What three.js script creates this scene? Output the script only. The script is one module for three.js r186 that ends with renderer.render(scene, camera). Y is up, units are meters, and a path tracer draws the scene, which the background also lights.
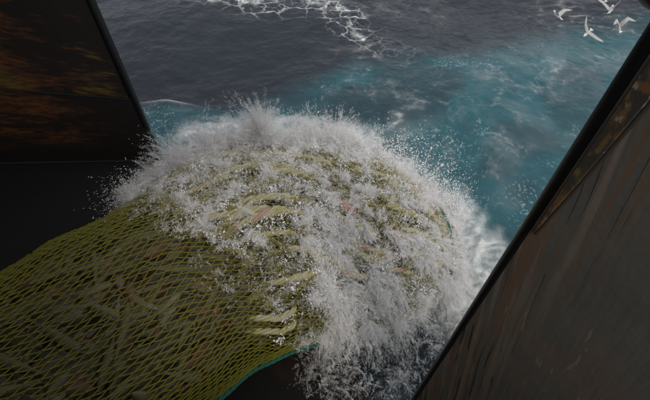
import * as THREE from 'three';
import { mergeGeometries } from 'three/addons/utils/BufferGeometryUtils.js';

// ---------- camera, sky, sun, exposure ----------
const scene = new THREE.Scene();
const camera = new THREE.PerspectiveCamera(47.92, 1024 / 630, 0.05, 6000);
camera.position.set(0, 7, 0);
camera.rotation.set(-53.3 * Math.PI / 180, 0, 0, 'YXZ');
const renderer = new THREE.WebGLRenderer({ antialias: true });
renderer.setSize(1024, 630);
renderer.toneMapping = THREE.LinearToneMapping;
renderer.toneMappingExposure = 1.32;
renderer.shadowMap.enabled = true;
{ // overcast sky, smooth grey cloud
  const w = 128, h = 64, d = new Float32Array(w * h * 4);
  for (let j = 0; j < h; j++) for (let i = 0; i < w; i++) {
    const el = ((j + 0.5) / h - 0.5) * Math.PI, az = (i + 0.5) / w * Math.PI * 2;
    const k = 0.55 + 0.45 * Math.max(0, Math.sin(el));
    const c = 1 + 0.05 * Math.sin(az * 3 + 4 * el) + 0.04 * Math.sin(az * 7 - 9 * el);
    const o = (j * w + i) * 4;
    d[o] = 0.69 * k * c; d[o + 1] = 0.70 * k * c; d[o + 2] = 0.725 * k * c; d[o + 3] = 1;
  }
  const t = new THREE.DataTexture(d, w, h, THREE.RGBAFormat, THREE.FloatType);
  t.mapping = THREE.EquirectangularReflectionMapping; t.magFilter = THREE.LinearFilter; t.needsUpdate = true;
  scene.background = t; scene.environment = t;
}
const sun = new THREE.DirectionalLight(0xfff4e6, 0.8);
sun.position.set(9, 27, 12); sun.target.position.set(0, 0, -5);
sun.castShadow = true; sun.shadow.radius = 26; sun.shadow.mapSize.set(2048, 2048);
Object.assign(sun.shadow.camera, { left: -20, right: 20, top: 20, bottom: -20, near: 1, far: 90 });
scene.add(sun, sun.target);

// ---------- helpers ----------
let seed = 1234567;
const rnd = () => { seed |= 0; seed = seed + 0x6D2B79F5 | 0; let t = Math.imul(seed ^ seed >>> 15, 1 | seed); t = t + Math.imul(t ^ t >>> 7, 61 | t) ^ t; return ((t ^ t >>> 14) >>> 0) / 4294967296; };
const rr = (a, b) => a + (b - a) * rnd();
const gauss = () => Math.sqrt(-2 * Math.log(1 - rnd() * 0.999999)) * Math.cos(6.2831853 * rnd());
const PT = new Float32Array(65536); for (let i = 0; i < 65536; i++) PT[i] = rnd();
const vn2 = (x, y) => { // value noise 0..1
  const xi = Math.floor(x), yi = Math.floor(y); let fx = x - xi, fy = y - yi;
  fx = fx * fx * (3 - 2 * fx); fy = fy * fy * (3 - 2 * fy);
  const h = (a, b) => PT[(a * 374761 + b * 66826 + (a * b & 255) * 17) & 65535];
  const a = h(xi, yi), b = h(xi + 1, yi), c = h(xi, yi + 1), d = h(xi + 1, yi + 1);
  return a + (b - a) * fx + (c - a) * fy + (a - b - c + d) * fx * fy;
};
const fbm = (x, y, n = 4) => { let s = 0, w = 0.5, t = 0; for (let i = 0; i < n; i++) { s += w * vn2(x, y); t += w; w *= 0.5; const u = x * 1.62 + y * 1.17 + 7.3; y = y * 1.62 - x * 1.17 + 3.1; x = u; } return s / t; };
const ridge = (x, y, n = 3) => { let s = 0, w = 0.5, t = 0; for (let i = 0; i < n; i++) { s += w * (1 - Math.abs(2 * vn2(x, y) - 1)); t += w; w *= 0.5; const u = x * 1.62 + y * 1.17 + 1.3; y = y * 1.62 - x * 1.17 + 9.1; x = u; } return s / t; };
const sstep = (a, b, x) => { const t = Math.min(1, Math.max(0, (x - a) / (b - a))); return t * t * (3 - 2 * t); };
const lerp = (a, b, t) => a + (b - a) * t;
const V = (x, y, z) => new THREE.Vector3(x, y, z);
// ship axes: a = metres aft along the ship, l = metres across (towards the dark ramp wall), y up
const SA = Math.sin(52 * Math.PI / 180), CA = Math.cos(52 * Math.PI / 180);
const ship = (a, l, y) => V(a * SA - l * CA, y, -(a * CA + l * SA));
const floorY = a => 0.768 - 0.656 * a;
const numbers = {};
const numbered = n => { const k = numbers[n] = (numbers[n] ?? -1) + 1; return k ? `${n}_${String(k).padStart(3, '0')}` : n; };
function add(o, name, parent) { o.name = parent ? name : numbered(name); (parent || scene).add(o); o.traverse(m => { m.castShadow = m.receiveShadow = true; }); return o; }
function tag(o, label, category, group, kind) { o.userData.label = label; o.userData.category = category; if (group) o.userData.group = group; if (kind) o.userData.kind = kind; return o; }
function tex(w, h, fn, srgb) {
  const d = new Uint8Array(w * h * 4), c = [0, 0, 0];
  for (let j = 0; j < h; j++) for (let i = 0; i < w; i++) { fn((i + 0.5) / w, (j + 0.5) / h, c); const o = (j * w + i) * 4; for (let k = 0; k < 3; k++) { let v = Math.min(1, Math.max(0, c[k])); if (srgb) v = v <= 0.0031308 ? 12.92 * v : 1.055 * Math.pow(v, 1 / 2.4) - 0.055; d[o + k] = v * 255 + 0.5; } d[o + 3] = 255; }
  const t = new THREE.DataTexture(d, w, h); t.magFilter = THREE.LinearFilter; t.minFilter = THREE.LinearFilter; t.wrapS = t.wrapT = THREE.ClampToEdgeWrapping;
  if (srgb) t.colorSpace = THREE.SRGBColorSpace; t.needsUpdate = true; return t;
}
// a prism in ship axes: polygon in (a, y) pushed across l0..l1
function prism(poly, l0, l1) {
  const g = new THREE.ExtrudeGeometry(new THREE.Shape(poly.map(([a, y]) => new THREE.Vector2(a, y))), { depth: l1 - l0, bevelEnabled: false });
  const p = g.attributes.position, v = V();
  for (let i = 0; i < p.count; i++) { v.copy(ship(p.getX(i), l1 - p.getZ(i), p.getY(i))); p.setXYZ(i, v.x, v.y, v.z); }
  // (a, y, l) to world keeps handedness because l runs backwards
  g.computeVertexNormals(); return g;
}
function shipBox(a0, a1, l0, l1, y0, y1) { return prism([[a0, y0], [a1, y0], [a1, y1], [a0, y1]], l0, l1); }
function tube(pts, r, seg = 6, closed = false) { return new THREE.TubeGeometry(new THREE.CatmullRomCurve3(pts, closed), Math.max(2, pts.length * 3), r, seg, closed); }

// distance between the two nearest cell centres: thin along the borders of foam cells
const cells = (x, y) => { const xi = Math.floor(x), yi = Math.floor(y); let d1 = 9, d2 = 9; for (let j = -1; j <= 1; j++) for (let i = -1; i <= 1; i++) { const h = ((xi + i) * 374761 + (yi + j) * 66826) & 65535, px = xi + i + PT[h], py = yi + j + PT[(h + 7919) & 65535], d = (px - x) ** 2 + (py - y) ** 2; if (d < d1) { d2 = d1; d1 = d; } else if (d < d2) d2 = d; } return Math.sqrt(d2) - Math.sqrt(d1); };
// ---------- sea ----------
const distLine = (x, f, L) => { let m = 1e9; for (let i = 0; i < L.length - 1; i++) { const ax = L[i][0], ay = L[i][1], bx = L[i + 1][0] - ax, by = L[i + 1][1] - ay; const t = Math.min(1, Math.max(0, ((x - ax) * bx + (f - ay) * by) / (bx * bx + by * by))); m = Math.min(m, Math.hypot(x - ax - bx * t, f - ay - by * t)); } return m; };
// white water beside the codend: distance to its waterline
const churn = [[-2.7, 6.9], [-1.6, 7.2], [0.2, 6.9], [1.6, 5.9], [2.5, 4.9], [2.9, 4.0], [2.6, 3.3], [2.2, 2.8]];
const swell = (x, f) => { // x right, f away; height of the sea
  const wx = x + 0.8 * (fbm(x * 0.3, f * 0.3, 2) - 0.5), wf = f + 0.8 * (fbm(x * 0.3 + 40, f * 0.3, 2) - 0.5);
  let h = 0.20 * Math.sin(wx * 0.42 + wf * 0.62 + 1.2) + 0.10 * Math.sin(wx * -0.5 + wf * 1.05 + 0.4);
  h += 0.16 * (ridge(wx * 0.42 + wf * 0.12, wf * 0.55 - wx * 0.1, 3) - 0.55);
  h += 0.10 * (fbm(wx * 1.4, wf * 1.9, 3) - 0.5);
  h += 0.035 * (ridge(wx * 2.6 + 3, wf * 4.2, 3) - 0.5);
  if (f < 8.5 && x > -6 && x < 5) { const dc = distLine(x, f, churn); if (dc < 1.2) h += Math.exp(-dc * dc / 0.25) * (0.30 * (fbm(x * 5, f * 5, 4) - 0.35) + 0.10 * ridge(x * 9, f * 9, 2)); }
  { const a = x * SA + f * CA, l = -x * CA + f * SA; h -= 0.55 * sstep(0.4, 1.0, a) * sstep(2.9, 2.0, a) * sstep(-0.8, 0.2, l) * sstep(2.6, 1.6, l); }
  // wave standing beside the ramp wall
  const dx = x + 3.75, df = f - 8.0 + 0.1 * dx;
  h += 0.34 * Math.exp(-dx * dx / 1.6 - (df > 0 ? df * df / 0.02 : df * df / 0.5));
  return h;
};
const X0 = -12, X1 = 13, F0 = -1, F1 = 16.5;
const edgeFade = (x, f) => sstep(X0, X0 + 1.6, x) * (1 - sstep(X1 - 1.6, X1, x)) * (1 - sstep(F1 - 1.6, F1, f)) * sstep(F0, F0 + 1, f);
const seaY = (x, f) => swell(x, f) * edgeFade(x, f) * 0.9;
const laceLine = [[-3.4, 12.5], [-2.4, 12.05], [-1.7, 11.75], [-1, 12.1], [-0.14, 11.95], [0.56, 11.5], [0.88, 10.7], [1.54, 9.96], [2.0, 9.75]];
const aerEdge = [[-14, 7.9], [-4.0, 7.9], [-2, 8.15], [-0.6, 8.7], [0.4, 9.5], [2, 10.1], [3.7, 9.9], [5.2, 10.5], [6.4, 11.2], [9, 12.2], [14, 13]];
const edgeAt = x => { for (let i = 0; i < aerEdge.length - 1; i++) if (x <= aerEdge[i + 1][0]) { const [a, b] = aerEdge[i], [c, d] = aerEdge[i + 1]; return lerp(b, d, (x - a) / (c - a)); } return 13; };
const wisps = [[1.65, 7.1, 0.7, 0.9], [2.4, 7.8, 0.6, 1], [3.04, 8.66, 0.5, 0.9], [3.8, 9.2, 0.6, 0.8], [7.4, 11.9, 0.8, 1.3], [6.3, 11.8, 0.6, 0.8], [7, 9.6, 0.45, 0.9], [5.8, 9.2, 0.5, 0.7], [5.1, 8.6, 0.7, 0.9], [2.8, 6.2, 0.6, 0.8], [0.9, 9.1, 0.8, 0.8], [4.6, 9.9, 0.5, 0.6], [8.2, 10.9, 0.8, 0.6], [1.0, 12.4, 0.9, 0.5], [2.8, 12.2, 0.9, 0.55], [4.1, 8.0, 0.6, 0.8], [3.9, 6.9, 0.6, 0.6]];
function seaState(x, f) {
  const wx = x + 0.9 * (fbm(x * 0.55, f * 0.55, 3) - 0.5), wf = f + 0.9 * (fbm(x * 0.55 + 31, f * 0.55 + 8, 3) - 0.5);
  const e = edgeAt(wx) + 0.15;
  let aer = sstep(-0.2, 1.5, e - wf) * (0.45 + 0.75 * fbm(wx * 0.75 + 5, wf * 0.75, 4));
  aer *= lerp(1, 0.62, sstep(3.5, 7.5, x));
  aer *= 0.55 + 0.9 * sstep(0.3, 0.62, fbm(wx * 0.5 + 11, wf * 0.9, 3));
  aer += 0.2 * sstep(2, 6, x) * sstep(2.2, 0.6, f - 9.6) + 1.0 * Math.exp(-((x + 3.5) ** 2) / 0.9 - ((f - 7.4) ** 2) / 0.22);
  aer = Math.min(1.15, aer * 1.12);
  { const a = x * SA + f * CA, l = -x * CA + f * SA; aer *= 0.12 + 0.88 * Math.max(sstep(1.2, 3.2, a) * sstep(0.9, 2.2, l), sstep(3.6, 4.6, a), sstep(4.5, 6, l)); }
  // lace of foam along the old crest
  const dl = distLine(x + 0.5 * (fbm(x * 1.2, f * 1.2, 3) - 0.5), f + 0.5 * (fbm(x * 1.2 + 9, f * 1.2, 3) - 0.5), laceLine);
  const cell = ridge(wx * 1.15 + 2, wf * 1.75, 2), fine = ridge(wx * 4.3, wf * 5.2, 3);
  let foam = 0;
  if (dl < 1.3) { const cx = wx + 0.25 * (fine - 0.5), cy = wf + 0.25 * (fbm(x * 3 + 4, f * 3, 2) - 0.5); foam = sstep(0.95, 0.1, dl + 0.5 * (cell - 0.5)) * sstep(0.14, 0.02, cells(cx * 1.7, cy * 2.3)) * (0.35 + 0.75 * fbm(x * 4, f * 4, 3)) * 0.95 * (1 - 0.6 * sstep(0.7, 1.6, x)); foam += sstep(0.6, 0.1, dl) * sstep(0.1, 0.02, cells(cx * 4.2, cy * 5)) * 0.35; }
  foam += Math.exp(-dl * dl / 0.012) * sstep(0.45, 0.7, fbm(wx * 2.4, wf * 2.4, 3)) * 0.75;
  let wm = 0; for (const [a, b, r, s] of wisps) { const q = ((x - a) ** 2 + (f - b) ** 2) / (r * r); if (q < 6) wm += s * Math.exp(-q); }
  const brk = sstep(0.38, 0.62, fbm(x * 14 + 5, f * 17, 4)), soft = fbm(wx * 2.1 + 3, wf * 2.6, 5);
  foam *= 0.45 + 0.55 * brk;
  foam += Math.min(1.3, wm) * (sstep(0.55, 0.95, ridge(wx * 2.2 + 7, wf * 3.4, 5) * 0.6 + soft * 0.4) * (0.25 + 0.75 * brk) * 0.62 + 0.10 * sstep(0.45, 0.75, soft)) * 1.4;
  foam += aer * sstep(0.83, 0.97, ridge(wx * 1.7 + 1, wf * 2.6 + 4, 4)) * 0.26 * (0.2 + 0.8 * brk);      // threads in the aerated water
  foam += sstep(0.76, 0.80, vn2(x * 31, f * 31)) * sstep(0.5, 0.75, fbm(x * 1.3 + 3, f * 1.3, 3)) * aer * 0.45; // flecks
  foam += aer * 0.09 * sstep(0.44, 0.72, fbm(wx * 1.1 + 9, wf * 1.3, 5)); // clouds of fine bubbles
  const dc = distLine(wx, wf, churn);
  foam *= x > 1 ? lerp(1, 0.55, sstep(1, 2, x)) : 1;
  foam += sstep(0.62, 0.05, dc + 0.5 * (fbm(x * 3.2, f * 3.2, 4) - 0.5)) * (0.1 + 1.1 * fine) * (0.5 + 0.6 * fbm(x * 7, f * 7, 3));
  foam += Math.exp(-((x + 3.65) ** 2) / 0.25 - ((f - 8.03 + 0.1 * (x + 3.75)) ** 2) / 0.003) * (0.3 + 0.6 * fine);
  return [aer, Math.min(1, Math.max(0, foam)), dc];
}
{
  const NX = 640, NF = 450, pos = new Float32Array((NX + 1) * (NF + 1) * 3), uv = new Float32Array((NX + 1) * (NF + 1) * 2), idx = [];
  for (let j = 0, k = 0; j <= NF; j++) for (let i = 0; i <= NX; i++, k++) {
    const x = lerp(X0, X1, i / NX), f = lerp(F0, F1, j / NF);
    pos[k * 3] = x; pos[k * 3 + 1] = seaY(x, f); pos[k * 3 + 2] = -f; uv[k * 2] = i / NX; uv[k * 2 + 1] = j / NF;
    if (i < NX && j < NF) idx.push(k, k + 1, k + NX + 2, k, k + NX + 2, k + NX + 1);
  }
  const g = new THREE.BufferGeometry(); g.setAttribute('position', new THREE.BufferAttribute(pos, 3)); g.setAttribute('uv', new THREE.BufferAttribute(uv, 2)); g.setIndex(idx); g.computeVertexNormals();
  const TW = 2048, TH = 1434, rough = new Uint8Array(TW * TH * 4), bump = new Uint8Array(TW * TH * 4);
  let n = 0;
  const col = tex(TW, TH, (u, v, c) => {
    const x = lerp(X0, X1, u), f = lerp(F0, F1, v); const [aer, foam] = seaState(x, f);
    const deep = [0.019, 0.026, 0.038], teal = [0.024, 0.094, 0.118], white = [0.72, 0.74, 0.74];
    const m = 0.85 + 0.3 * fbm(x * 3, f * 4, 3);
    for (let k = 0; k < 3; k++) c[k] = lerp(lerp(deep[k], teal[k], aer) * m, white[k], foam);
    const rip = fbm(x * 9 + f * 2, f * 13, 4) * 0.75 + 0.25 * ridge(x * 5, f * 7, 2);
    const b = Math.min(255, 255 * (rip * 0.75 + foam * 0.25 * vn2(x * 40, f * 40)));
    const r = 255 * lerp(0.16, 0.75, foam);
    rough[n] = rough[n + 1] = rough[n + 2] = r; bump[n] = bump[n + 1] = bump[n + 2] = b; rough[n + 3] = bump[n + 3] = 255; n += 4;
  }, true);
  const mk = d => { const t = new THREE.DataTexture(d, TW, TH); t.magFilter = t.minFilter = THREE.LinearFilter; t.needsUpdate = true; return t; };
  const m = new THREE.MeshPhysicalMaterial({ map: col, roughness: 1, roughnessMap: mk(rough), bumpMap: mk(bump), bumpScale: 0.03, ior: 1.33 });
  const sea = new THREE.Group(); sea.userData = { kind: 'structure' };
  const nw = new THREE.Mesh(g, m); nw.name = 'near_water'; sea.add(nw);
  const R = 2500, sh = new THREE.Shape([[-R, -R], [R, -R], [R, R], [-R, R]].map(q => new THREE.Vector2(...q)));
  sh.holes.push(new THREE.Path([[X0, F0], [X1, F0], [X1, F1], [X0, F1]].map(q => new THREE.Vector2(...q))));
  const fg = new THREE.ShapeGeometry(sh); fg.rotateX(-Math.PI / 2);
  const fw = new THREE.Mesh(fg, new THREE.MeshPhysicalMaterial({ color: new THREE.Color().setRGB(0.022, 0.045, 0.055), roughness: 0.35, ior: 1.33 })); fw.name = 'far_water'; sea.add(fw);
  add(sea, 'sea');
}

// ---------- steel ----------
const steelMap = (w, h, fn) => tex(w, h, fn, true);
const box2uv = (g, fu, fv) => { const p = g.attributes.position, u = new Float32Array(p.count * 2); for (let i = 0; i < p.count; i++) { const x = p.getX(i), y = p.getY(i), f = -p.getZ(i); const a = x * SA + f * CA, l = -x * CA + f * SA; u[i * 2] = fu(a, l, y); u[i * 2 + 1] = fv(a, l, y); } g.setAttribute('uv', new THREE.BufferAttribute(u, 2)); return g; };
const darkSteel = new THREE.MeshStandardMaterial({ color: new THREE.Color().setRGB(0.014, 0.012, 0.011), roughness: 0.55 });
const blackPaint = new THREE.MeshStandardMaterial({ color: new THREE.Color().setRGB(0.008, 0.008, 0.009), roughness: 0.42 });
const floorMat = new THREE.MeshPhysicalMaterial({ roughness: 0.75, specularIntensity: 0.4, map: steelMap(512, 512, (u, v, c) => { const s = fbm(u * 40, v * 6, 4), r = sstep(0.6, 0.8, fbm(u * 9, v * 9, 4)); c[0] = 0.010 + 0.008 * s + 0.02 * r; c[1] = 0.010 + 0.008 * s + 0.008 * r; c[2] = 0.010 + 0.007 * s; }) });
// ramp floor (stern ramp of the ship)
{
  const g = box2uv(prism([[-9, floorY(-9)], [-9, -1.9], [3.2, -1.9], [3.1, floorY(3.1)]], -0.2, 7.0), (a, l) => a * 0.12, (a, l) => l * 0.12);
  const r = add(new THREE.Mesh(g, floorMat), 'stern_ramp'); tag(r, 'black wet steel stern ramp sloping down into the sea', 'ramp', null, 'structure');
}
// dark rusty ramp wall
{
  const wall = new THREE.Group();
  const rust = (a, y, c, dark) => {
    const q = y - floorY(a); // height along the wall above the ramp
    const st = fbm(a * 1.6 + 3, q * 5.5, 5), bl = fbm(a * 1.1 + 20, q * 1.3 + 2, 4), gr = fbm(a * 22, q * 30, 3);
    const flake = fbm(a * 7, q * 26, 5);
    let m = sstep(0.50, 0.74, st * 0.40 + flake * 0.26 + bl * 0.34 + 0.24 * sstep(1.0, -0.7, a) - 0.02);
    const yel = sstep(0.45, 0.62, bl + 0.16 * sstep(0.4, -0.5, a) * sstep(1.7, 2.4, q) - 0.1 * sstep(2.4, 1.6, q));
    const b = [0.020, 0.012, 0.009], o = [0.19, 0.066, 0.017], ye = [0.19, 0.113, 0.02];
    m *= (0.45 + 1.0 * gr) * sstep(0.30, 0.75, q + 0.3 * (st - 0.5)) * (0.55 + 0.9 * sstep(0.4, 0.6, fbm(a * 9 + 3, q * 34, 4))); m = Math.min(1, m * dark);
    for (let k = 0; k < 3; k++) c[k] = lerp(b[k] * (0.7 + 0.6 * gr), lerp(o[k], ye[k], yel), m);
  };
  const mk = (dark, off) => new THREE.MeshStandardMaterial({ roughness: 0.7, map: steelMap(1024, 768, (u, v, c) => rust(lerp(-5, 1.2, u), lerp(0, 6.4, v) + off, c, dark)) });
  const U = a => (a + 5) / 6.2, T = y => y / 6.4;
  const seamH = 1.62; // plate joint, parallel to the ramp
  const lower = box2uv(prism([[-9, floorY(-9) - 0.3], [1.14, -1.2], [1.14, floorY(1.14) + seamH - 0.012], [-9, floorY(-9) + seamH - 0.012]], 7.0, 7.5), (a, l, y) => U(a), (a, l, y) => T(y));
  const upper = box2uv(prism([[-9, floorY(-9) + seamH + 0.012], [1.14, floorY(1.14) + seamH + 0.012], [1.14, 7], [0.4, 7.78], [-9, 7.78]], 7.014, 7.5), (a, l, y) => U(a), (a, l, y) => T(y));
  add(new THREE.Mesh(lower, mk(0.85, 0)), 'lower_plate', wall); add(new THREE.Mesh(upper, mk(1, 0.7)), 'upper_plate', wall);
  const bead = []; for (let i = 0; i <= 60; i++) { const a = lerp(-6, 1.1, i / 60); bead.push(ship(a, 7.0, floorY(a) + seamH + 0.002 * Math.sin(i * 1.7))); }
  add(new THREE.Mesh(tube(bead, 0.011, 6), darkSteel), 'weld_bead', wall);
  const eb = []; for (let i = 0; i <= 12; i++) eb.push(ship(1.15, 7.06, lerp(-1.2, 7.05, i / 12)));
  add(new THREE.Mesh(tube(eb, 0.08, 14), new THREE.MeshStandardMaterial({ color: new THREE.Color().setRGB(0.02, 0.019, 0.018), roughness: 0.38 })), 'edge_bar', wall);
  const foot = []; for (let i = 0; i <= 30; i++) { const a = lerp(-6, 1.1, i / 30); foot.push(ship(a, 7.0, floorY(a) + 0.012)); }
  add(new THREE.Mesh(tube(foot, 0.022, 6), new THREE.MeshStandardMaterial({ color: new THREE.Color().setRGB(0.022, 0.014, 0.01), roughness: 0.75 })), 'weld_bead', wall);
  tag(add(wall, 'ramp_wall'), 'black steel ramp side wall with flaking orange rust and rounded end bar', 'wall');
}
// scraped grey stern plate with black pipe edge
{
  const plate = new THREE.Group();
  const A = 1.56;
  const sc = (l, y, c) => { // runs lean slightly away from the pipe edge as they fall
    const s = (l - 0.30) - (y - 6) * 0.175, d = 0.36 - l;
    const run = fbm(s * 34, y * 0.9, 4), thin = ridge(s * 30 + 0.7 * fbm(s * 5, y * 2, 3), y * 0.4, 2), br = fbm(s * 9 + 4, y * 3.2, 4), gr = fbm(l * 60, y * 60, 3);
    const grime = fbm(l * 2.2, y * 2.0 + 8, 5);
    const near = sstep(0.46 + 0.25 * sstep(5, 3.5, y), 0.04, d + 0.3 * (grime - 0.5));
    let base = [0.150, 0.138, 0.118]; const brown = [0.20, 0.130, 0.082], orange = [0.20, 0.10, 0.042], ink = [0.010, 0.010, 0.011], pale = [0.29, 0.25, 0.21];
    const w1 = sstep(0.40, 0.62, run) * near * 0.9, w2 = sstep(0.62, 0.75, br) * near * 0.5 + sstep(0.60, 0.72, grime) * 0.35;
    const w3 = sstep(0.84, 0.93, thin) * sstep(0.40, 0.50, br) * sstep(0.1, 0.5, near), w4 = sstep(0.52, 0.66, fbm(s * 34 + 30, y * 0.9, 4)) * near * 0.6 + 0.6 * sstep(0.70, 0.74, fbm(s * 30 + 9, y * 5, 3)) * sstep(0.55, 0.65, grime);
    for (let k = 0; k < 3; k++) { let v = base[k] * (0.72 + 0.18 * gr + 0.38 * grime); v = lerp(v, brown[k], w1); v = lerp(v, orange[k], w2 * 0.6); v = lerp(v, pale[k], w4); v = lerp(v, ink[k], Math.min(1, w3) * 0.7); c[k] = v; }
  };
  const L0 = -2.2, L1 = 0.36, Y0 = 0.6, Y1 = 7.0;
  const map = steelMap(1024, 2048, (u, v, c) => sc(lerp(L0, L1, u), lerp(Y0, Y1, v), c));
  const bmp = tex(1024, 2048, (u, v, c) => { const l = lerp(L0, L1, u), y = lerp(Y0, Y1, v), s = l - (y - 6) * 0.175; c[0] = c[1] = c[2] = 0.75 * fbm(l * 3, y * 3, 4) + 0.17 * fbm(s * 40, y * 3, 3) + 0.08 * fbm(l * 50, y * 50, 2); });
  const rgh = tex(512, 1024, (u, v, c) => { const l = lerp(L0, L1, u), y = lerp(Y0, Y1, v), s = l - (y - 6) * 0.175; c[0] = c[1] = c[2] = 0.20 + 0.18 * fbm(s * 18, y * 1.5, 3) + 0.15 * fbm(l * 6, y * 6, 3); });
  const m = new THREE.MeshPhysicalMaterial({ map, roughness: 1, roughnessMap: rgh, bumpMap: bmp, bumpScale: 0.007 });
  const g = box2uv(new THREE.BoxGeometry(0.10, 8, 4.5).applyMatrix4(new THREE.Matrix4()), () => 0, () => 0);
  g.dispose();
  const body = box2uv(shipBox(A, A + 0.11, -4.2, 0.33, -1, 7.0), (a, l) => (l - L0) / (L1 - L0), (a, l, y) => (y - Y0) / (Y1 - Y0));
  m.map.wrapS = m.map.wrapT = THREE.MirroredRepeatWrapping; bmp.wrapS = bmp.wrapT = rgh.wrapS = rgh.wrapT = THREE.MirroredRepeatWrapping;
  add(new THREE.Mesh(body, m), 'plate', plate);
  const pe = []; for (let i = 0; i <= 14; i++) pe.push(ship(A + 0.03, 0.352, lerp(-1, 7.0, i / 14)));
  add(new THREE.Mesh(tube(pe, 0.036, 14), blackPaint), 'edge_pipe', plate);
  // tapered doubler strip with crusty rust next to the pipe
  const rustMap = steelMap(256, 1024, (u, v, c) => { const q = fbm(u * 9, v * 40, 5), k2 = fbm(u * 3 + 9, v * 9, 3), p = sstep(0.45, 0.7, q), y2 = sstep(0.5, 0.7, k2), w = sstep(0.66, 0.78, fbm(u * 12 + 4, v * 60, 4)); const b = [0.05, 0.042, 0.034], o = [0.16, 0.085, 0.032], w0 = [0.34, 0.30, 0.24], g2 = [0.16, 0.12, 0.03]; for (let k = 0; k < 3; k++) c[k] = lerp(lerp(b[k], lerp(o[k], g2[k], y2), p), w0[k], w * 0.7); });
  const st = (() => { const prof = [[6.98, 0.225], [6.3, 0.235], [5.6, 0.275], [5.15, 0.309]]; // y, inner edge l
    const sh = new THREE.Shape(); sh.moveTo(0.312, 6.98); for (const [y, l] of prof) sh.lineTo(l, y); sh.lineTo(0.312, 5.12); sh.closePath();
    const q = new THREE.ExtrudeGeometry(sh, { depth: 0.014, bevelEnabled: true, bevelSize: 0.004, bevelThickness: 0.004, bevelSegments: 1 });
    const p = q.attributes.position; for (let i = 0; i < p.count; i++) { const v = ship(A - 0.019 + p.getZ(i), p.getX(i), p.getY(i)); p.setXYZ(i, v.x, v.y, v.z); }
    q.computeVertexNormals(); return box2uv(q, (a, l) => (l - 0.15) / 0.2, (a, l, y) => (y - 5) / 2); })();
  add(new THREE.Mesh(st, new THREE.MeshStandardMaterial({ map: rustMap, roughness: 0.75 })), 'rusty_strip', plate).userData.label = 'crusty orange rusted strip beside the black pipe';
  const rb = [[6.98, 0.218], [6.3, 0.229], [5.6, 0.268], [5.12, 0.303]].map(([y, l]) => ship(A - 0.004, l, y));
  add(new THREE.Mesh(tube(rb, 0.011, 8), new THREE.MeshStandardMaterial({ color: new THREE.Color().setRGB(0.045, 0.036, 0.028), roughness: 0.5 })), 'weld_bead', plate);
  // rounded black fender cap on top of the pipe
  const cap = new THREE.CapsuleGeometry(0.075, 0.16, 8, 18); cap.translate(0, 0, 0);
  const cm = add(new THREE.Mesh(cap, blackPaint), 'fender_cap', plate); cm.position.copy(ship(A + 0.03, 0.405, 6.40));
  const stub = add(new THREE.Mesh(tube([ship(A + 0.04, 0.34, 6.62), ship(A + 0.03, 0.405, 6.5)], 0.03, 10), blackPaint), 'bracket', plate);
  tag(add(plate, 'stern_plate'), 'scraped grey brown steel stern plate with black pipe along its edge', 'steel plate');
}
// the rest of the ship round the ramp: hull and working deck beside the camera, gantry deck and bulkhead up the ramp
{
  const s = new THREE.Group();
  const grey = new THREE.MeshStandardMaterial({ color: new THREE.Color().setRGB(0.06, 0.055, 0.05), roughness: 0.7 });
  add(new THREE.Mesh(shipBox(-9, -0.3, -4.2, -0.22, -1.5, 5.2), darkSteel), 'hull_side', s);
  add(new THREE.Mesh(shipBox(-9, -0.28, -4.2, -0.2, 5.22, 5.4), grey), 'working_deck', s);
  add(new THREE.Mesh(shipBox(-9, 2.1, 2.21, 6.99, 6.8, 7.05), grey), 'gantry_deck', s);
  add(new THREE.Mesh(shipBox(-9, 3.8, 0.5, 2.2, 7.8, 8.05), grey), 'gantry_walkway', s);
  add(new THREE.Mesh(shipBox(-9, -5.2, -4.2, 0.49, 7.8, 8.05), grey), 'upper_deck', s);
  add(new THREE.Mesh(shipBox(-9, -0.75, -0.1, 0.12, 5.42, 7.78), darkSteel), 'ramp_bulkhead', s);
  add(new THREE.Mesh(shipBox(-9.3, -9.02, -4.2, 7.6, -1.5, 9.9), darkSteel), 'bulkhead', s);
  tag(add(s, 'trawler_stern'), 'dark steel working deck and gantry of the trawler around the ramp', 'ship');
}

// ---------- codend (bag of the trawl) ----------
const spinePts = [[-6.2, 1.9, 1.0], [-4, 2.1, 1.1], [-1.5, 2.45, 1.15], [0.3, 3.05, 1.25], [1.6, 3.15, null, 1.36], [3.0, 2.4, null, 0.85], [4.15, 1.6, null, 0.45]].map(([a, l, h, y]) => ship(a, l, y ?? floorY(a) + h));
const spine = new THREE.CatmullRomCurve3(spinePts, false, 'centripetal');
const SN = 240, sP = spine.getSpacedPoints(SN), sT = [], sS = [], sU = [];
for (let i = 0; i <= SN; i++) { const t = spine.getTangentAt(i / SN); sT.push(t); const side = V().crossVectors(t, V(0, 1, 0)).normalize(); sS.push(side); sU.push(V().crossVectors(side, t).normalize()); }
const spineLen = spine.getLength();
const widthKeys = [[0, 0.7], [0.2, 1.0], [0.42, 1.04], [0.58, 1.32], [0.72, 1.56], [0.84, 1.45], [0.93, 1.0], [0.98, 0.45], [1, 0.06]];
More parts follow.
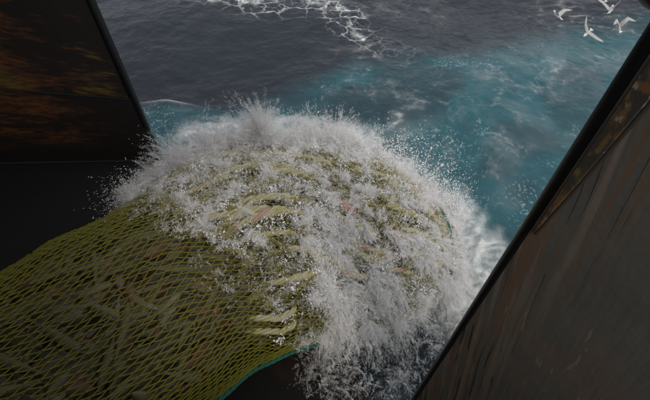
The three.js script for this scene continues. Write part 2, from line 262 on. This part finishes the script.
const halfW = s => { for (let i = 0; i < widthKeys.length - 1; i++) if (s <= widthKeys[i + 1][0]) { const t = (s - widthKeys[i][0]) / (widthKeys[i + 1][0] - widthKeys[i][0]); const m = i ? (widthKeys[i + 1][1] - widthKeys[i - 1][1]) / (widthKeys[i + 1][0] - widthKeys[i - 1][0]) : 1, m2 = i < widthKeys.length - 2 ? (widthKeys[i + 2][1] - widthKeys[i][1]) / (widthKeys[i + 2][0] - widthKeys[i][0]) : -8, d = widthKeys[i + 1][0] - widthKeys[i][0], a = widthKeys[i][1], b = widthKeys[i + 1][1]; const t2 = t * t, t3 = t2 * t; return (2 * t3 - 3 * t2 + 1) * a + (t3 - 2 * t2 + t) * d * m + (3 * t2 - 2 * t3) * b + (t3 - t2) * d * m2; } return 0.06; };
const _c = V(), _s = V(), _u = V();
// surface of the bag; th = 0 far side, pi/2 top, pi near side
function bag(s, th, out = 0, target = V()) {
  const k = Math.min(SN - 1e-6, Math.max(0, s * SN)), i = Math.floor(k), f = k - i;
  _c.lerpVectors(sP[i], sP[i + 1], f); _s.lerpVectors(sS[i], sS[i + 1], f); _u.lerpVectors(sU[i], sU[i + 1], f);
  const w = Math.max(0.03, halfW(s)), h = w * 0.74;
  const lump = 0.055 * (fbm(s * spineLen * 1.3 + 5, th * w * 1.3 + 9, 2) - 0.5) * 2 * Math.min(1, w) + 0.03 * Math.sin(s * spineLen * 3.1 + 0.7 * Math.sin(th * 3));
  return target.copy(_c).addScaledVector(_s, -Math.cos(th) * (w + lump + out)).addScaledVector(_u, Math.sin(th) * (h + lump + out));
}
// merged twine builder
function twineSet() { const P = [], N = [], I = []; const d = V(), x = V(), y = V(), q = V();
  return {
    seg(a, b, r, n = 4) { d.subVectors(b, a).normalize(); x.crossVectors(d, Math.abs(d.y) < 0.9 ? V(0, 1, 0) : V(1, 0, 0)).normalize(); y.crossVectors(d, x); const o = P.length / 3;
      for (let k = 0; k < n; k++) { const c = Math.cos(k / n * 6.2832), s = Math.sin(k / n * 6.2832); q.copy(x).multiplyScalar(c).addScaledVector(y, s); P.push(a.x + q.x * r, a.y + q.y * r, a.z + q.z * r, b.x + q.x * r, b.y + q.y * r, b.z + q.z * r); N.push(q.x, q.y, q.z, q.x, q.y, q.z); }
      for (let k = 0; k < n; k++) { const i0 = o + 2 * k, i1 = o + 2 * ((k + 1) % n); I.push(i0, i1, i0 + 1, i1, i1 + 1, i0 + 1); } },
    knot(p, r) { const o = P.length / 3; for (const [a, b, c] of [[1, 0, 0], [-1, 0, 0], [0, 1, 0], [0, -1, 0], [0, 0, 1], [0, 0, -1]]) { P.push(p.x + a * r, p.y + b * r, p.z + c * r); N.push(a, b, c); } for (const [a, b, c] of [[0, 2, 4], [2, 1, 4], [1, 3, 4], [3, 0, 4], [2, 0, 5], [1, 2, 5], [3, 1, 5], [0, 3, 5]]) I.push(o + a, o + b, o + c); },
    build() { const g = new THREE.BufferGeometry(); g.setAttribute('position', new THREE.Float32BufferAttribute(P, 3)); g.setAttribute('normal', new THREE.Float32BufferAttribute(N, 3)); g.setIndex(I); return g; } };
}
const codend = new THREE.Group();
const twineMat = new THREE.MeshStandardMaterial({ color: new THREE.Color().setRGB(0.165, 0.155, 0.007), roughness: 0.7 });
{
  const t = twineSet(), COL = 118, ROWS = 108, S0 = 0.10, S1 = 0.995;
  const at = (i, j) => { const jx = 0.34 * (PT[(i * 131 + j * 57) & 65535] - 0.5), js = 0.28 * (PT[(i * 71 + j * 313) & 65535] - 0.5); return bag(lerp(S0, S1, (j + js) / ROWS), (i + (j & 1) * 0.5 + jx) / COL * Math.PI * 2 + 0.3, 0.01 + 0.012 * PT[(i * 17 + j * 29) & 65535]); };
  const ok = (i, j) => true;
  for (let j = 0; j < ROWS; j++) for (let i = 0; i < COL; i++) {
    const a = at(i, j), o = j & 1; const b = at((i + o) % COL, j + 1), c = at((i + o + COL - 1) % COL, j + 1);
    for (const e of [b, c]) { const m = a.clone().lerp(e, 0.5); m.y -= 0.006; t.seg(a, m, 0.0062, 3); t.seg(m, e, 0.0062, 3); }
    t.knot(a, 0.0125);
  }
  const n = add(new THREE.Mesh(t.build(), twineMat), 'netting', codend); n.userData = { kind: 'stuff', label: 'yellow green diamond mesh netting of the bag' };
}
// twisted rope laid on the bag: each strand a sub-part
function rope(name, path, R, mats, label, pitch = 9) {
  const g = new THREE.Group(), cv = new THREE.CatmullRomCurve3(path), L = cv.getLength(), n = Math.ceil(L / (R * 1.1));
  for (let k = 0; k < 3; k++) {
    const pts = []; const T = V(), X = V(), Y = V(), p = V();
    for (let i = 0; i <= n; i++) { const u = i / n; cv.getPointAt(u, p); cv.getTangentAt(u, T); X.crossVectors(T, V(0, 1, 0.01)).normalize(); Y.crossVectors(X, T); const an = u * L / (R * pitch) * 6.2832 + k * 2.0944; pts.push(p.clone().addScaledVector(X, Math.cos(an) * R * 0.5).addScaledVector(Y, Math.sin(an) * R * 0.5)); }
    add(new THREE.Mesh(new THREE.TubeGeometry(new THREE.CatmullRomCurve3(pts), n * 2, R * 0.55, 6), mats[k % mats.length]), 'strand', g);
  }
  g.userData.label = label; return add(g, name, codend);
}
const ropePale = new THREE.MeshStandardMaterial({ color: new THREE.Color().setRGB(0.40, 0.37, 0.23), roughness: 0.8 });
const ropePale2 = new THREE.MeshStandardMaterial({ color: new THREE.Color().setRGB(0.36, 0.33, 0.15), roughness: 0.8 });
const ropePink = new THREE.MeshStandardMaterial({ color: new THREE.Color().setRGB(0.42, 0.25, 0.23), roughness: 0.8 });
const ropeGreen = new THREE.MeshStandardMaterial({ color: new THREE.Color().setRGB(0.012, 0.11, 0.075), roughness: 0.7 });
{
  const along = (s0, s1, t0, t1, n, o = 0.03) => { const r = []; for (let i = 0; i <= n; i++) { const k = i / n; r.push(bag(lerp(s0, s1, k), lerp(t0, t1, k) + 0.012 * Math.sin(k * 5 + s0 * 40), n < 20 ? o - 0.13 * Math.pow(2 * k - 1, 6) : o)); } return r; };
  const ropeMats = [ropePale, ropePale2, ropePink];
  const spots = [[0.64, 1.78, 1], [0.645, 1.92, 0], [0.62, 1.58, 0], [0.60, 2.64, 0], [0.595, 2.78, 0]];
  for (let i = 0; i < 34; i++) spots.push([rr(0.60, 0.93), rr(0.35, 2.55), rnd() < 0.2 ? 1 : 0]);
  for (const [q, w, pink] of spots) {
    const len = rr(0.05, 0.09), turn = w > 2.6 ? 0.02 : rr(0.05, 0.22), m = pink ? [ropePink, ropePale2, ropePale] : rnd() < 0.5 ? [ropePale, ropePale2, ropePale] : [ropePale2, ropePale, ropePale2];
    rope('lashing_rope', along(q, Math.min(0.97, q + len), w, w + turn, 14, 0.035), rr(0.030, 0.046), m, pink ? 'pink tinged thick twisted rope' : undefined);
  }
  rope('selvedge_rope', along(0.25, 0.93, 3.42, 3.36, 60, 0.03), 0.032, [ropeGreen], 'dark green twisted edge rope');
  // green becket round the closed end
  const bk = []; for (let i = 0; i <= 20; i++) bk.push(bag(0.955, 0.55 + 2.2 * i / 20, 0.05)); rope('becket_rope', bk, 0.04, [ropeGreen], 'green rope round the closed end of the bag', 8);
}
{ // chafing fringe: bunches of loose frayed twine
  const t = twineSet();
  for (let b = 0; b < 200; b++) {
    const s = rr(0.6, 0.95), th = rr(0.15, 2.6), p = bag(s, th, 0.02), ds = rr(0.005, 0.03), dt = rr(-0.12, 0.12);
    for (let k = 0; k < 16; k++) { let a = p.clone().add(V(gauss(), gauss(), gauss()).multiplyScalar(0.02)); const e = gauss() * 0.02, e2 = gauss() * 0.03, len = rr(0.4, 1.2); for (let i = 1; i <= 4; i++) { const q = bag(Math.min(0.99, s + (ds + e * 0.25) * len * i / 4), th + (dt + e2) * len * i / 4, 0.02 + 0.03 * Math.sin(i * 0.8 + k) + rnd() * 0.025); t.seg(a, q, 0.0045, 3); a = q; } }
  }
  const f = add(new THREE.Mesh(t.build(), new THREE.MeshStandardMaterial({ color: new THREE.Color().setRGB(0.30, 0.27, 0.10), roughness: 0.85 })), 'chafing_fringe', codend); f.userData = { kind: 'stuff', label: 'frayed yellow twine fringe' };
}
tag(add(codend, 'trawl_codend'), 'bulging yellow green trawl net bag full of fish on the ramp', 'fishing net');

// ---------- fish ----------
function fishGeo(len, dep, back, belly, fin) {
  const P = [], C = [], I = [], NR = 12, NS = 10;
  const prof = [[0, .06], [.06, .42], [.15, .75], [.28, 1], [.42, .98], [.56, .8], [.7, .52], [.82, .28], [.9, .2], [.94, .3], [1, .62], [1.0, .0]];
  for (let i = 0; i < NR; i++) { const [u, r] = prof[i], thin = i > 8 ? 0.12 : 1;
    for (let j = 0; j < NS; j++) { const a = j / NS * 6.2832, y = Math.sin(a), z = Math.cos(a); P.push((u - 0.5) * len - (i >= 10 ? len * 0.05 * (1 - Math.abs(y)) : 0), y * r * dep * 0.5, z * r * dep * 0.32 * thin); const m = sstep(-0.3, 0.5, y), c = i > 8 ? fin : [0, 1, 2].map(k => lerp(belly[k], back[k], m)); C.push(...c); } }
  for (let i = 0; i < NR - 1; i++) for (let j = 0; j < NS; j++) { const a = i * NS + j, b = i * NS + (j + 1) % NS; I.push(a, b, a + NS, b, b + NS, a + NS); }
  const finTri = (pts) => { const o = P.length / 3; for (const [x, y, z] of pts) { P.push(x * len, y * dep, z * dep); C.push(...fin); } for (let k = 1; k < pts.length - 1; k++) I.push(o, o + k, o + k + 1); };
  finTri([[-0.2, .46, 0], [-.12, .68, .01], [0, .58, .01], [.08, .42, 0]]); finTri([[.1, .38, 0], [.16, .55, .01], [.28, .32, 0]]); finTri([[0.05, -.42, 0], [.12, -.6, .01], [.25, -.32, 0]]); finTri([[-.24, -.05, .3], [-.1, -.02, .42], [-.12, -.18, .40]]);
  const g = new THREE.BufferGeometry(); g.setAttribute('position', new THREE.Float32BufferAttribute(P, 3)); g.setAttribute('color', new THREE.Float32BufferAttribute(C, 3)); g.setIndex(I); g.computeVertexNormals(); return g;
}
const fishMat = new THREE.MeshPhysicalMaterial({ vertexColors: true, roughness: 0.45 });
const kinds = [
  { g: fishGeo(0.52, 0.125, [0.05, 0.044, 0.03], [0.20, 0.18, 0.135], [0.04, 0.035, 0.025]), n: 'silver_fish', l: 'pale silver fish packed under the yellow green netting', gr: 'silver fish in the net' },
  { g: fishGeo(0.44, 0.15, [0.10, 0.035, 0.02], [0.15, 0.08, 0.052], [0.08, 0.028, 0.02]), n: 'red_fish', l: 'reddish pink fish packed under the yellow green netting', gr: 'red fish in the net' },
  { g: fishGeo(0.60, 0.13, [0.045, 0.04, 0.018], [0.12, 0.105, 0.06], [0.04, 0.034, 0.02]), n: 'brown_fish', l: 'olive backed pale bellied fish packed under the netting', gr: 'olive fish in the net' }];
{
  const N = 130, X = V(), Y = V(), Z = V(), e = V(), e2 = V(), m4 = new THREE.Matrix4();
  const place = (o, s, th, dep) => { const p = bag(s, th, dep); bag(s + 0.01, th, dep, e); bag(s, th + 0.03, dep, e2); X.subVectors(e, p).normalize(); const W = V().subVectors(e2, p).normalize(); Z.crossVectors(X, W).normalize(); const an = gauss() * 0.55 + (rnd() < 0.5 ? Math.PI : 0); X.multiplyScalar(Math.cos(an)).addScaledVector(W, Math.sin(an)).normalize(); const tilt = gauss() * 0.18; X.addScaledVector(Z, tilt).normalize(); Y.crossVectors(Z, X).normalize(); Z.crossVectors(X, Y); const roll = gauss() * 0.5; const c = Math.cos(roll), q = Math.sin(roll); const Y2 = Y.clone().multiplyScalar(c).addScaledVector(Z, q), Z2 = Z.clone().multiplyScalar(c).addScaledVector(Y, -q); m4.makeBasis(X, Y2, Z2); m4.setPosition(p); m4.decompose(o.position, o.quaternion, o.scale); o.scale.setScalar(rr(0.8, 1.15)); };
  for (let i = 0; i < N; i++) {
    const r = rnd(), k = kinds[r < 0.4 ? 0 : r < 0.55 ? 1 : 2]; const f = new THREE.Mesh(k.g, fishMat);
    place(f, rr(0.30, 0.93), rr(0.25, 2.85), -0.06 - rnd() * 0.05);
    tag(add(f, k.n), k.l, 'fish', k.gr);
  }
  const rg = fishGeo(0.40, 0.15, [0.34, 0.12, 0.08], [0.46, 0.25, 0.19], [0.30, 0.10, 0.07]);
  for (const [q, w] of [[0.90, 1.15], [0.925, 1.45], [0.94, 1.75], [0.86, 1.95], [0.80, 1.75], [0.69, 0.95]]) { const f = new THREE.Mesh(rg, fishMat); place(f, q, w, -0.01); tag(add(f, 'red_fish'), 'bright pink red fish bulging through the foam covered netting', 'fish', 'pink red fish in the foam'); }
  for (const k of kinds) { const im = new THREE.InstancedMesh(k.g, fishMat, k === kinds[2] ? 3000 : 900), o = new THREE.Object3D(); for (let i = 0; i < im.count; i++) { place(o, rr(0.28, 0.95), rr(0.1, 3.0), -0.10 - rnd() * 0.34); o.updateMatrix(); im.setMatrixAt(i, o.matrix); } tag(add(im, 'packed_catch'), 'mass of ' + k.l.split(' ').slice(0, 2).join(' ') + ' fish deeper inside the net bag', 'catch', null, 'stuff'); }
}

// ---------- spray ----------
// one copy is a short wisp of a dozen and a half fine droplets
const wispGeo = (() => { const gs = []; for (let i = 0; i < 24; i++) { const o = new THREE.OctahedronGeometry(rr(0.12, 0.36), 0); o.rotateX(rr(0, 3)); o.scale(rr(1.0, 3.2), 1, 1); o.translate(gauss() * 2.6, gauss() * 1.1, gauss() * 1.1); gs.push(o); } return mergeGeometries(gs); })();
const dropGeo = new THREE.IcosahedronGeometry(1, 1);
const sprayMat = new THREE.MeshStandardMaterial({ color: new THREE.Color().setRGB(0.86, 0.86, 0.86), roughness: 0.35 });
function sprayCloud(geo) { const M = []; const q = new THREE.Quaternion(), q2 = new THREE.Quaternion(), m = new THREE.Matrix4(), x = V(1, 0, 0), sc = V();
  return { drop(p, r, dir, st = 1) { q.setFromUnitVectors(x, dir || V(gauss(), gauss(), gauss()).normalize()); q2.setFromAxisAngle(x, rnd() * 6.283); q.multiply(q2); m.compose(p, q, sc.set(r * st, r, r)); for (let i = 0; i < 16; i++) M.push(m.elements[i]); },
    build(name, label) { const n = M.length / 16, im = new THREE.InstancedMesh(geo, sprayMat, n); im.instanceMatrix.array.set(M); im.instanceMatrix.needsUpdate = true; console.log(name, n); return tag(add(im, name), label, 'spray', null, 'stuff'); } };
}
const normalAt = (s, th) => { const p = bag(s, th), a = bag(s + 0.012, th).sub(p), b = bag(s, th + 0.04).sub(p); const n = V().crossVectors(a, b).normalize(); const c = V().copy(sP[Math.floor(s * (SN - 1))]); if (n.dot(V().subVectors(p, c)) < 0) n.negate(); return n; };
// one burst: droplets thrown along ballistic rays
function burst(cl, p, dir, spread, speed, T, rays, per, r0) {
  const v = V(), q = V(), u = V();
  for (let k = 0; k < rays; k++) {
    v.copy(dir).add(V(gauss(), gauss(), gauss()).multiplyScalar(spread)).normalize().multiplyScalar(speed * rr(0.35, 1.15));
    const t1 = T * rr(0.5, 1), jit = rr(0.003, 0.016);
    for (let i = 0; i < per; i++) { const t = t1 * Math.pow(rnd(), 0.9); q.copy(p).addScaledVector(v, t); q.y -= 4.9 * t * t; const j = jit * (0.4 + 2.2 * t / T); q.x += gauss() * j; q.y += gauss() * j; q.z += gauss() * j; u.copy(v); u.y -= 9.8 * t; u.normalize(); cl.drop(q, r0 * Math.exp(gauss() * 0.3) * (1 - 0.3 * t / T), u, rr(1, 2)); }
  }
}
const RW = 0.0058; // size of a wisp copy
const stretch = (s, th) => { const s1 = Math.min(0.995, s + 0.006); return Math.min(1, bag(s1, th).distanceTo(bag(s - 0.006, th)) / ((s1 - s + 0.006) * spineLen)); };
const mask = (s, th) => {
  const start = 0.60 + 0.05 * sstep(1.2, 0.3, th) + 0.06 * sstep(2.2, 3.0, th);
  const p = sstep(start - 0.03, start + 0.05, s + 0.08 * (fbm(th * 5, s * 30, 3) - 0.5));
  const n = fbm(s * spineLen * 3.1 + 3, th * 4.6 + 8, 4), h = fbm(s * spineLen * 11 + 13, th * 16 + 2, 3);
  return p * (0.10 + 0.9 * sstep(0.41, 0.68, n + 0.16 * sstep(0.9, 0.1, th) - 0.05 * sstep(1.8, 2.6, th)) * sstep(0.38, 0.58, h + 0.25 * sstep(0.7, 0.1, th)));
};
{ // foam and tufts on the bag
  const cl = sprayCloud(wispGeo);
  let n = 0, guard = 0;
  while (n < 56000 && guard++ < 900000) { const s = rr(0.54, 0.99), th = rr(-0.1, 3.2); if (rnd() > mask(s, th) || (th > 1.4 && rnd() > stretch(s, th))) continue; const h = 0.012 - Math.log(1 - rnd() * 0.995) * 0.04; cl.drop(bag(s, th, h), RW * Math.exp(gauss() * 0.35), V(gauss() * 0.6 + Math.sin(th * 3 + s * 20), gauss() * 0.6 - 0.3, gauss() * 0.6 + Math.cos(th * 4 - s * 31)).normalize(), 1); n++; }
  for (let b = 0; b < 300; b++) { const s = rr(0.60, 0.97), th = rr(0.1, 2.7); const m = mask(s, th); if (rnd() > 0.12 + m || rnd() > stretch(s, th)) continue; const d = normalAt(s, th).add(V(gauss() * 0.4, 0.5, gauss() * 0.4)).normalize(); burst(cl, bag(s, th, 0.02), d, 0.5, rr(0.9, 2.4), rr(0.10, 0.24), Math.floor(rr(14, 40)), 14, RW * rr(0.75, 1.05)); }
  cl.build('net_spray', 'white foam and spray washing through the top of the net bag');
}
{ // breaking crest thrown up on the far side and round the closed end
  const cl = sprayCloud(wispGeo);
  const clump = []; for (let k = 0; k < 17; k++) clump.push([rr(0.65, 0.98), rr(0.45, 1.35)]);
  for (let b = 0; b < 125; b++) {
    const [c, k] = clump[b % 17], s = Math.min(0.99, c + gauss() * 0.014), th = rr(-0.1, 0.8), p = bag(s, th, 0.03);
    const d = V(gauss() * 0.35 - 0.1, 1, -0.4 + gauss() * 0.35).normalize();
    burst(cl, p, d, 0.36, rr(1.3, 2.9) * k, rr(0.18, 0.34), 34, 15, RW * rr(0.8, 1.1));
  }
  { const p = bag(0.752, 0.6, 0.05); burst(cl, p, V(-0.1, 1, -0.1).normalize(), 0.2, 3.5, 0.32, 130, 30, RW); }
  for (let b = 0; b < 20; b++) { const s = rr(0.635, 0.68), p = bag(s, rr(0, 0.6), 0.02); burst(cl, p, V(-0.6 + gauss() * 0.3, 0.9, -0.1 + gauss() * 0.4).normalize(), 0.3, rr(1.5, 2.8), rr(0.2, 0.34), 30, 14, RW); }
  for (let b = 0; b < 26; b++) burst(cl, bag(rr(0.68, 0.86), rr(0.1, 0.7), 0.03), V(gauss() * 0.25 - 0.1, 1, -0.3 + gauss() * 0.25).normalize(), 0.25, rr(2.4, 3.6), rr(0.22, 0.34), 30, 16, RW);
  for (const [s0, k] of [[0.705, 15], [0.735, 18], [0.8, 8]]) for (let b = 0; b < k; b++) burst(cl, bag(s0 + gauss() * 0.012, rr(0.15, 0.8), 0.04), V(-0.25 + gauss() * 0.35, 1, -0.25 + gauss() * 0.35).normalize(), 0.3, rr(2.2, 3.9), rr(0.24, 0.36), 34, 16, RW * 0.9);
  burst(cl, bag(0.748, 0.75, 0.04), V(-0.12, 1, -0.05).normalize(), 0.10, 4.3, 0.34, 110, 26, RW * 0.9);
  cl.build('crest_spray', 'white crest of spray bursting up behind the net bag');
}
{ // thicker clots of foam and water lying on the bag and along the crest
  const cl = sprayCloud(dropGeo);
  for (let b = 0; b < 1000; b++) { const s = rr(0.6, 0.985), th = rr(0, 2.9); if (rnd() > mask(s, th) + 0.05) continue; const h = rr(0.02, 0.10), k = 8 + rnd() * 34; for (let i = 0; i < k; i++) cl.drop(bag(Math.min(0.99, s + gauss() * 0.006), th + gauss() * 0.035, h + gauss() * 0.025), 0.0055 * Math.exp(gauss() * 0.4), null, rr(1, 1.8)); }
  cl.build('foam_clots', 'small white clots of foam lying on the net bag');
}
{ // single drops flying off
  const cl = sprayCloud(dropGeo);
  for (let b = 0; b < 420; b++) { const s = rr(0.66, 0.99), p = bag(s, rr(-0.2, 0.5), 0.1); const d = V(rr(-0.3, 1), rr(0.7, 1.2), rr(-1, 0)).normalize(); burst(cl, p, d, 0.2, rr(2.0, 4.0), rr(0.25, 0.42), 5, 6, 0.0062); }
  for (let b = 0; b < 110; b++) { const s = rr(0.86, 0.99), p = bag(s, rr(-0.2, 1.0), 0.1); burst(cl, p, V(rr(0.3, 1), rr(0.7, 1.2), rr(-1, -0.2)).normalize(), 0.2, rr(2.2, 4.2), rr(0.25, 0.42), 6, 8, 0.0066); }
  for (let b = 0; b < 90; b++) { const p = bag(rr(0.63, 0.68), rr(0, 0.4), 0.05); burst(cl, p, V(-0.9 + gauss() * 0.3, 0.8, gauss() * 0.4).normalize(), 0.25, rr(1.8, 3.2), rr(0.25, 0.4), 5, 6, 0.0058); }
  cl.build('flying_drops', 'single white drops thrown off the breaking crest');
}
{ // water pouring off the near side and closed end, down between bag and stern plate
  const cl = sprayCloud(wispGeo);
  for (let b = 0; b < 300; b++) {
    const s = rr(0.74, 0.99), th = rr(1.9, 3.4); if (fbm(s * 26, th * 4 + 5, 3) < 0.5 || rnd() > stretch(s, th)) continue;
    const p = bag(s, th, 0.03), n = normalAt(s, th);
    burst(cl, p, V(n.x * 0.6 + 0.2 + gauss() * 0.3, 0.25 + gauss() * 0.3, n.z * 0.6 + gauss() * 0.3).normalize(), 0.5, rr(0.8, 2.0), rr(0.25, 0.55), 24, 11, RW * 0.9);
  }
  for (let b = 0; b < 46; b++) { const p = ship(rr(0.9, 3.0), rr(0.6, 1.9), rr(0.3, 0.9)); for (let k = 0; k < 9; k++) burst(cl, p.clone().add(V(gauss(), gauss(), gauss()).multiplyScalar(0.12)), V(gauss() * 0.5 + 0.2, gauss() * 0.5, gauss() * 0.5).normalize(), 0.5, rr(0.6, 1.6), rr(0.3, 0.5), 3, 7, RW * 0.7); }
  cl.build('cascade_spray', 'grey white water pouring off the net beside the stern plate');
}

// ---------- gulls ----------
const gullMat = new THREE.MeshStandardMaterial({ vertexColors: true, roughness: 0.75, side: THREE.DoubleSide });
function gull(pos, heading, bank, pitch, wl, wr, label) { // wl, wr: [lift of inner wing, lift of outer wing, sweep]
  const P = [], C = [], I = [], NR = 11, NS = 10, white = [0.72, 0.72, 0.70], grey = [0.46, 0.46, 0.46], black = [0.02, 0.02, 0.022], beak = [0.45, 0.30, 0.05];
  const prof = [[-.235, .004, 0, beak], [-.205, .012, 0, beak], [-.195, .026, .004, white], [-.165, .036, .006, white], [-.125, .036, 0, white], [-.08, .052, -.008, white], [0, .064, -.012, white], [.09, .052, -.008, white], [.15, .03, 0, white], [.19, .03, .004, white], [.25, .045, .006, white]];
  prof.forEach(([x, r, y, c], i) => { for (let j = 0; j < NS; j++) { const a = j / NS * 6.2832, fl = i > 8 ? 0.18 : 0.92; P.push(r * Math.cos(a) * (i > 9 ? 1.5 : 1), y + r * Math.sin(a) * fl, x); const m = Math.sin(a) > 0.45 && i > 4 && i < 9; C.push(...(m ? grey : c)); } });
  for (let i = 0; i < NR - 1; i++) for (let j = 0; j < NS; j++) { const a = i * NS + j, b = i * NS + (j + 1) % NS; I.push(a, a + NS, b, b, a + NS, b + NS); }
  for (const [sg, w] of [[-1, wl], [1, wr]]) { // wing sections: root, wrist, hand, tip, with thickness
    const sec = []; let x = 0.035, y = 0.02, z = -0.03; const spans = [0, 0.15, 0.13, 0.17, 0.12], chord = [0.17, 0.165, 0.145, 0.10, 0.015];
    for (let k = 0; k < 5; k++) { const lift = k < 2 ? w[0] : k === 2 ? (w[0] + w[1]) / 2 : w[1]; if (k) { x += spans[k] * Math.cos(lift); y += spans[k] * Math.sin(lift); z += (k < 3 ? -0.03 : 0.05) + w[2] * (k > 2 ? 0.07 : 0); } sec.push([x, y, z, chord[k], k]); }
    const o = P.length / 3;
    for (const [px, py, pz, ch, k] of sec) for (let j = 0; j < 6; j++) { const q = [[0, 0], [0.3, 0.07], [0.7, 0.04], [1, 0], [0.7, -0.015], [0.3, -0.02]][j]; P.push(sg * px, py + q[1] * ch * 1.2, pz - 0.04 + q[0] * ch); C.push(...(k >= 4 ? black : k === 3 && (j === 3) ? black : j >= 4 ? white : grey)); }
    for (let k = 0; k < 4; k++) for (let j = 0; j < 6; j++) { const a = o + k * 6 + j, b = o + k * 6 + (j + 1) % 6; I.push(a, a + 6, b, b, a + 6, b + 6); }
  }
  const g = new THREE.BufferGeometry(); g.setAttribute('position', new THREE.Float32BufferAttribute(P, 3)); g.setAttribute('color', new THREE.Float32BufferAttribute(C, 3)); g.setIndex(I); g.computeVertexNormals();
  const m = new THREE.Mesh(g, gullMat); m.position.set(...pos); m.rotation.set(pitch, heading, bank, 'YXZ'); m.scale.setScalar(0.82);
  return tag(add(m, 'gull'), label, 'gull', 'gulls over the water');
}
gull([6.04, 0.5, -10.85], 0.4, -0.25, 0.15, [0.75, 0.5, 0], [0.45, 0.2, 0.3], 'white gull flying with one long pale wing raised high');
gull([6.58, 0.45, -10.1], 2.3, 0.25, -0.1, [0.35, 0.1, 0], [0.9, 0.9, 0.3], 'white gull with spread wings lowest over the water');
gull([7.42, 0.6, -10.95], -0.6, 0.5, 0.15, [0.8, 0.9, 0], [0.6, 0.9, 0.2], 'white gull with dark wings held up steeply');
gull([7.6, 0.35, -10.6], 0.3, 0.2, 0.5, [1.2, 0.5, 0.8], [1.1, -0.3, 0.9], 'white gull settling with folded wings beside the others');
gull([7.5, 0.6, -11.5], -0.4, 0.4, 0.1, [0.9, 0.8, 0], [0.5, 0.4, 0.2], 'grey gull farthest from the ship');

renderer.render(scene, camera);
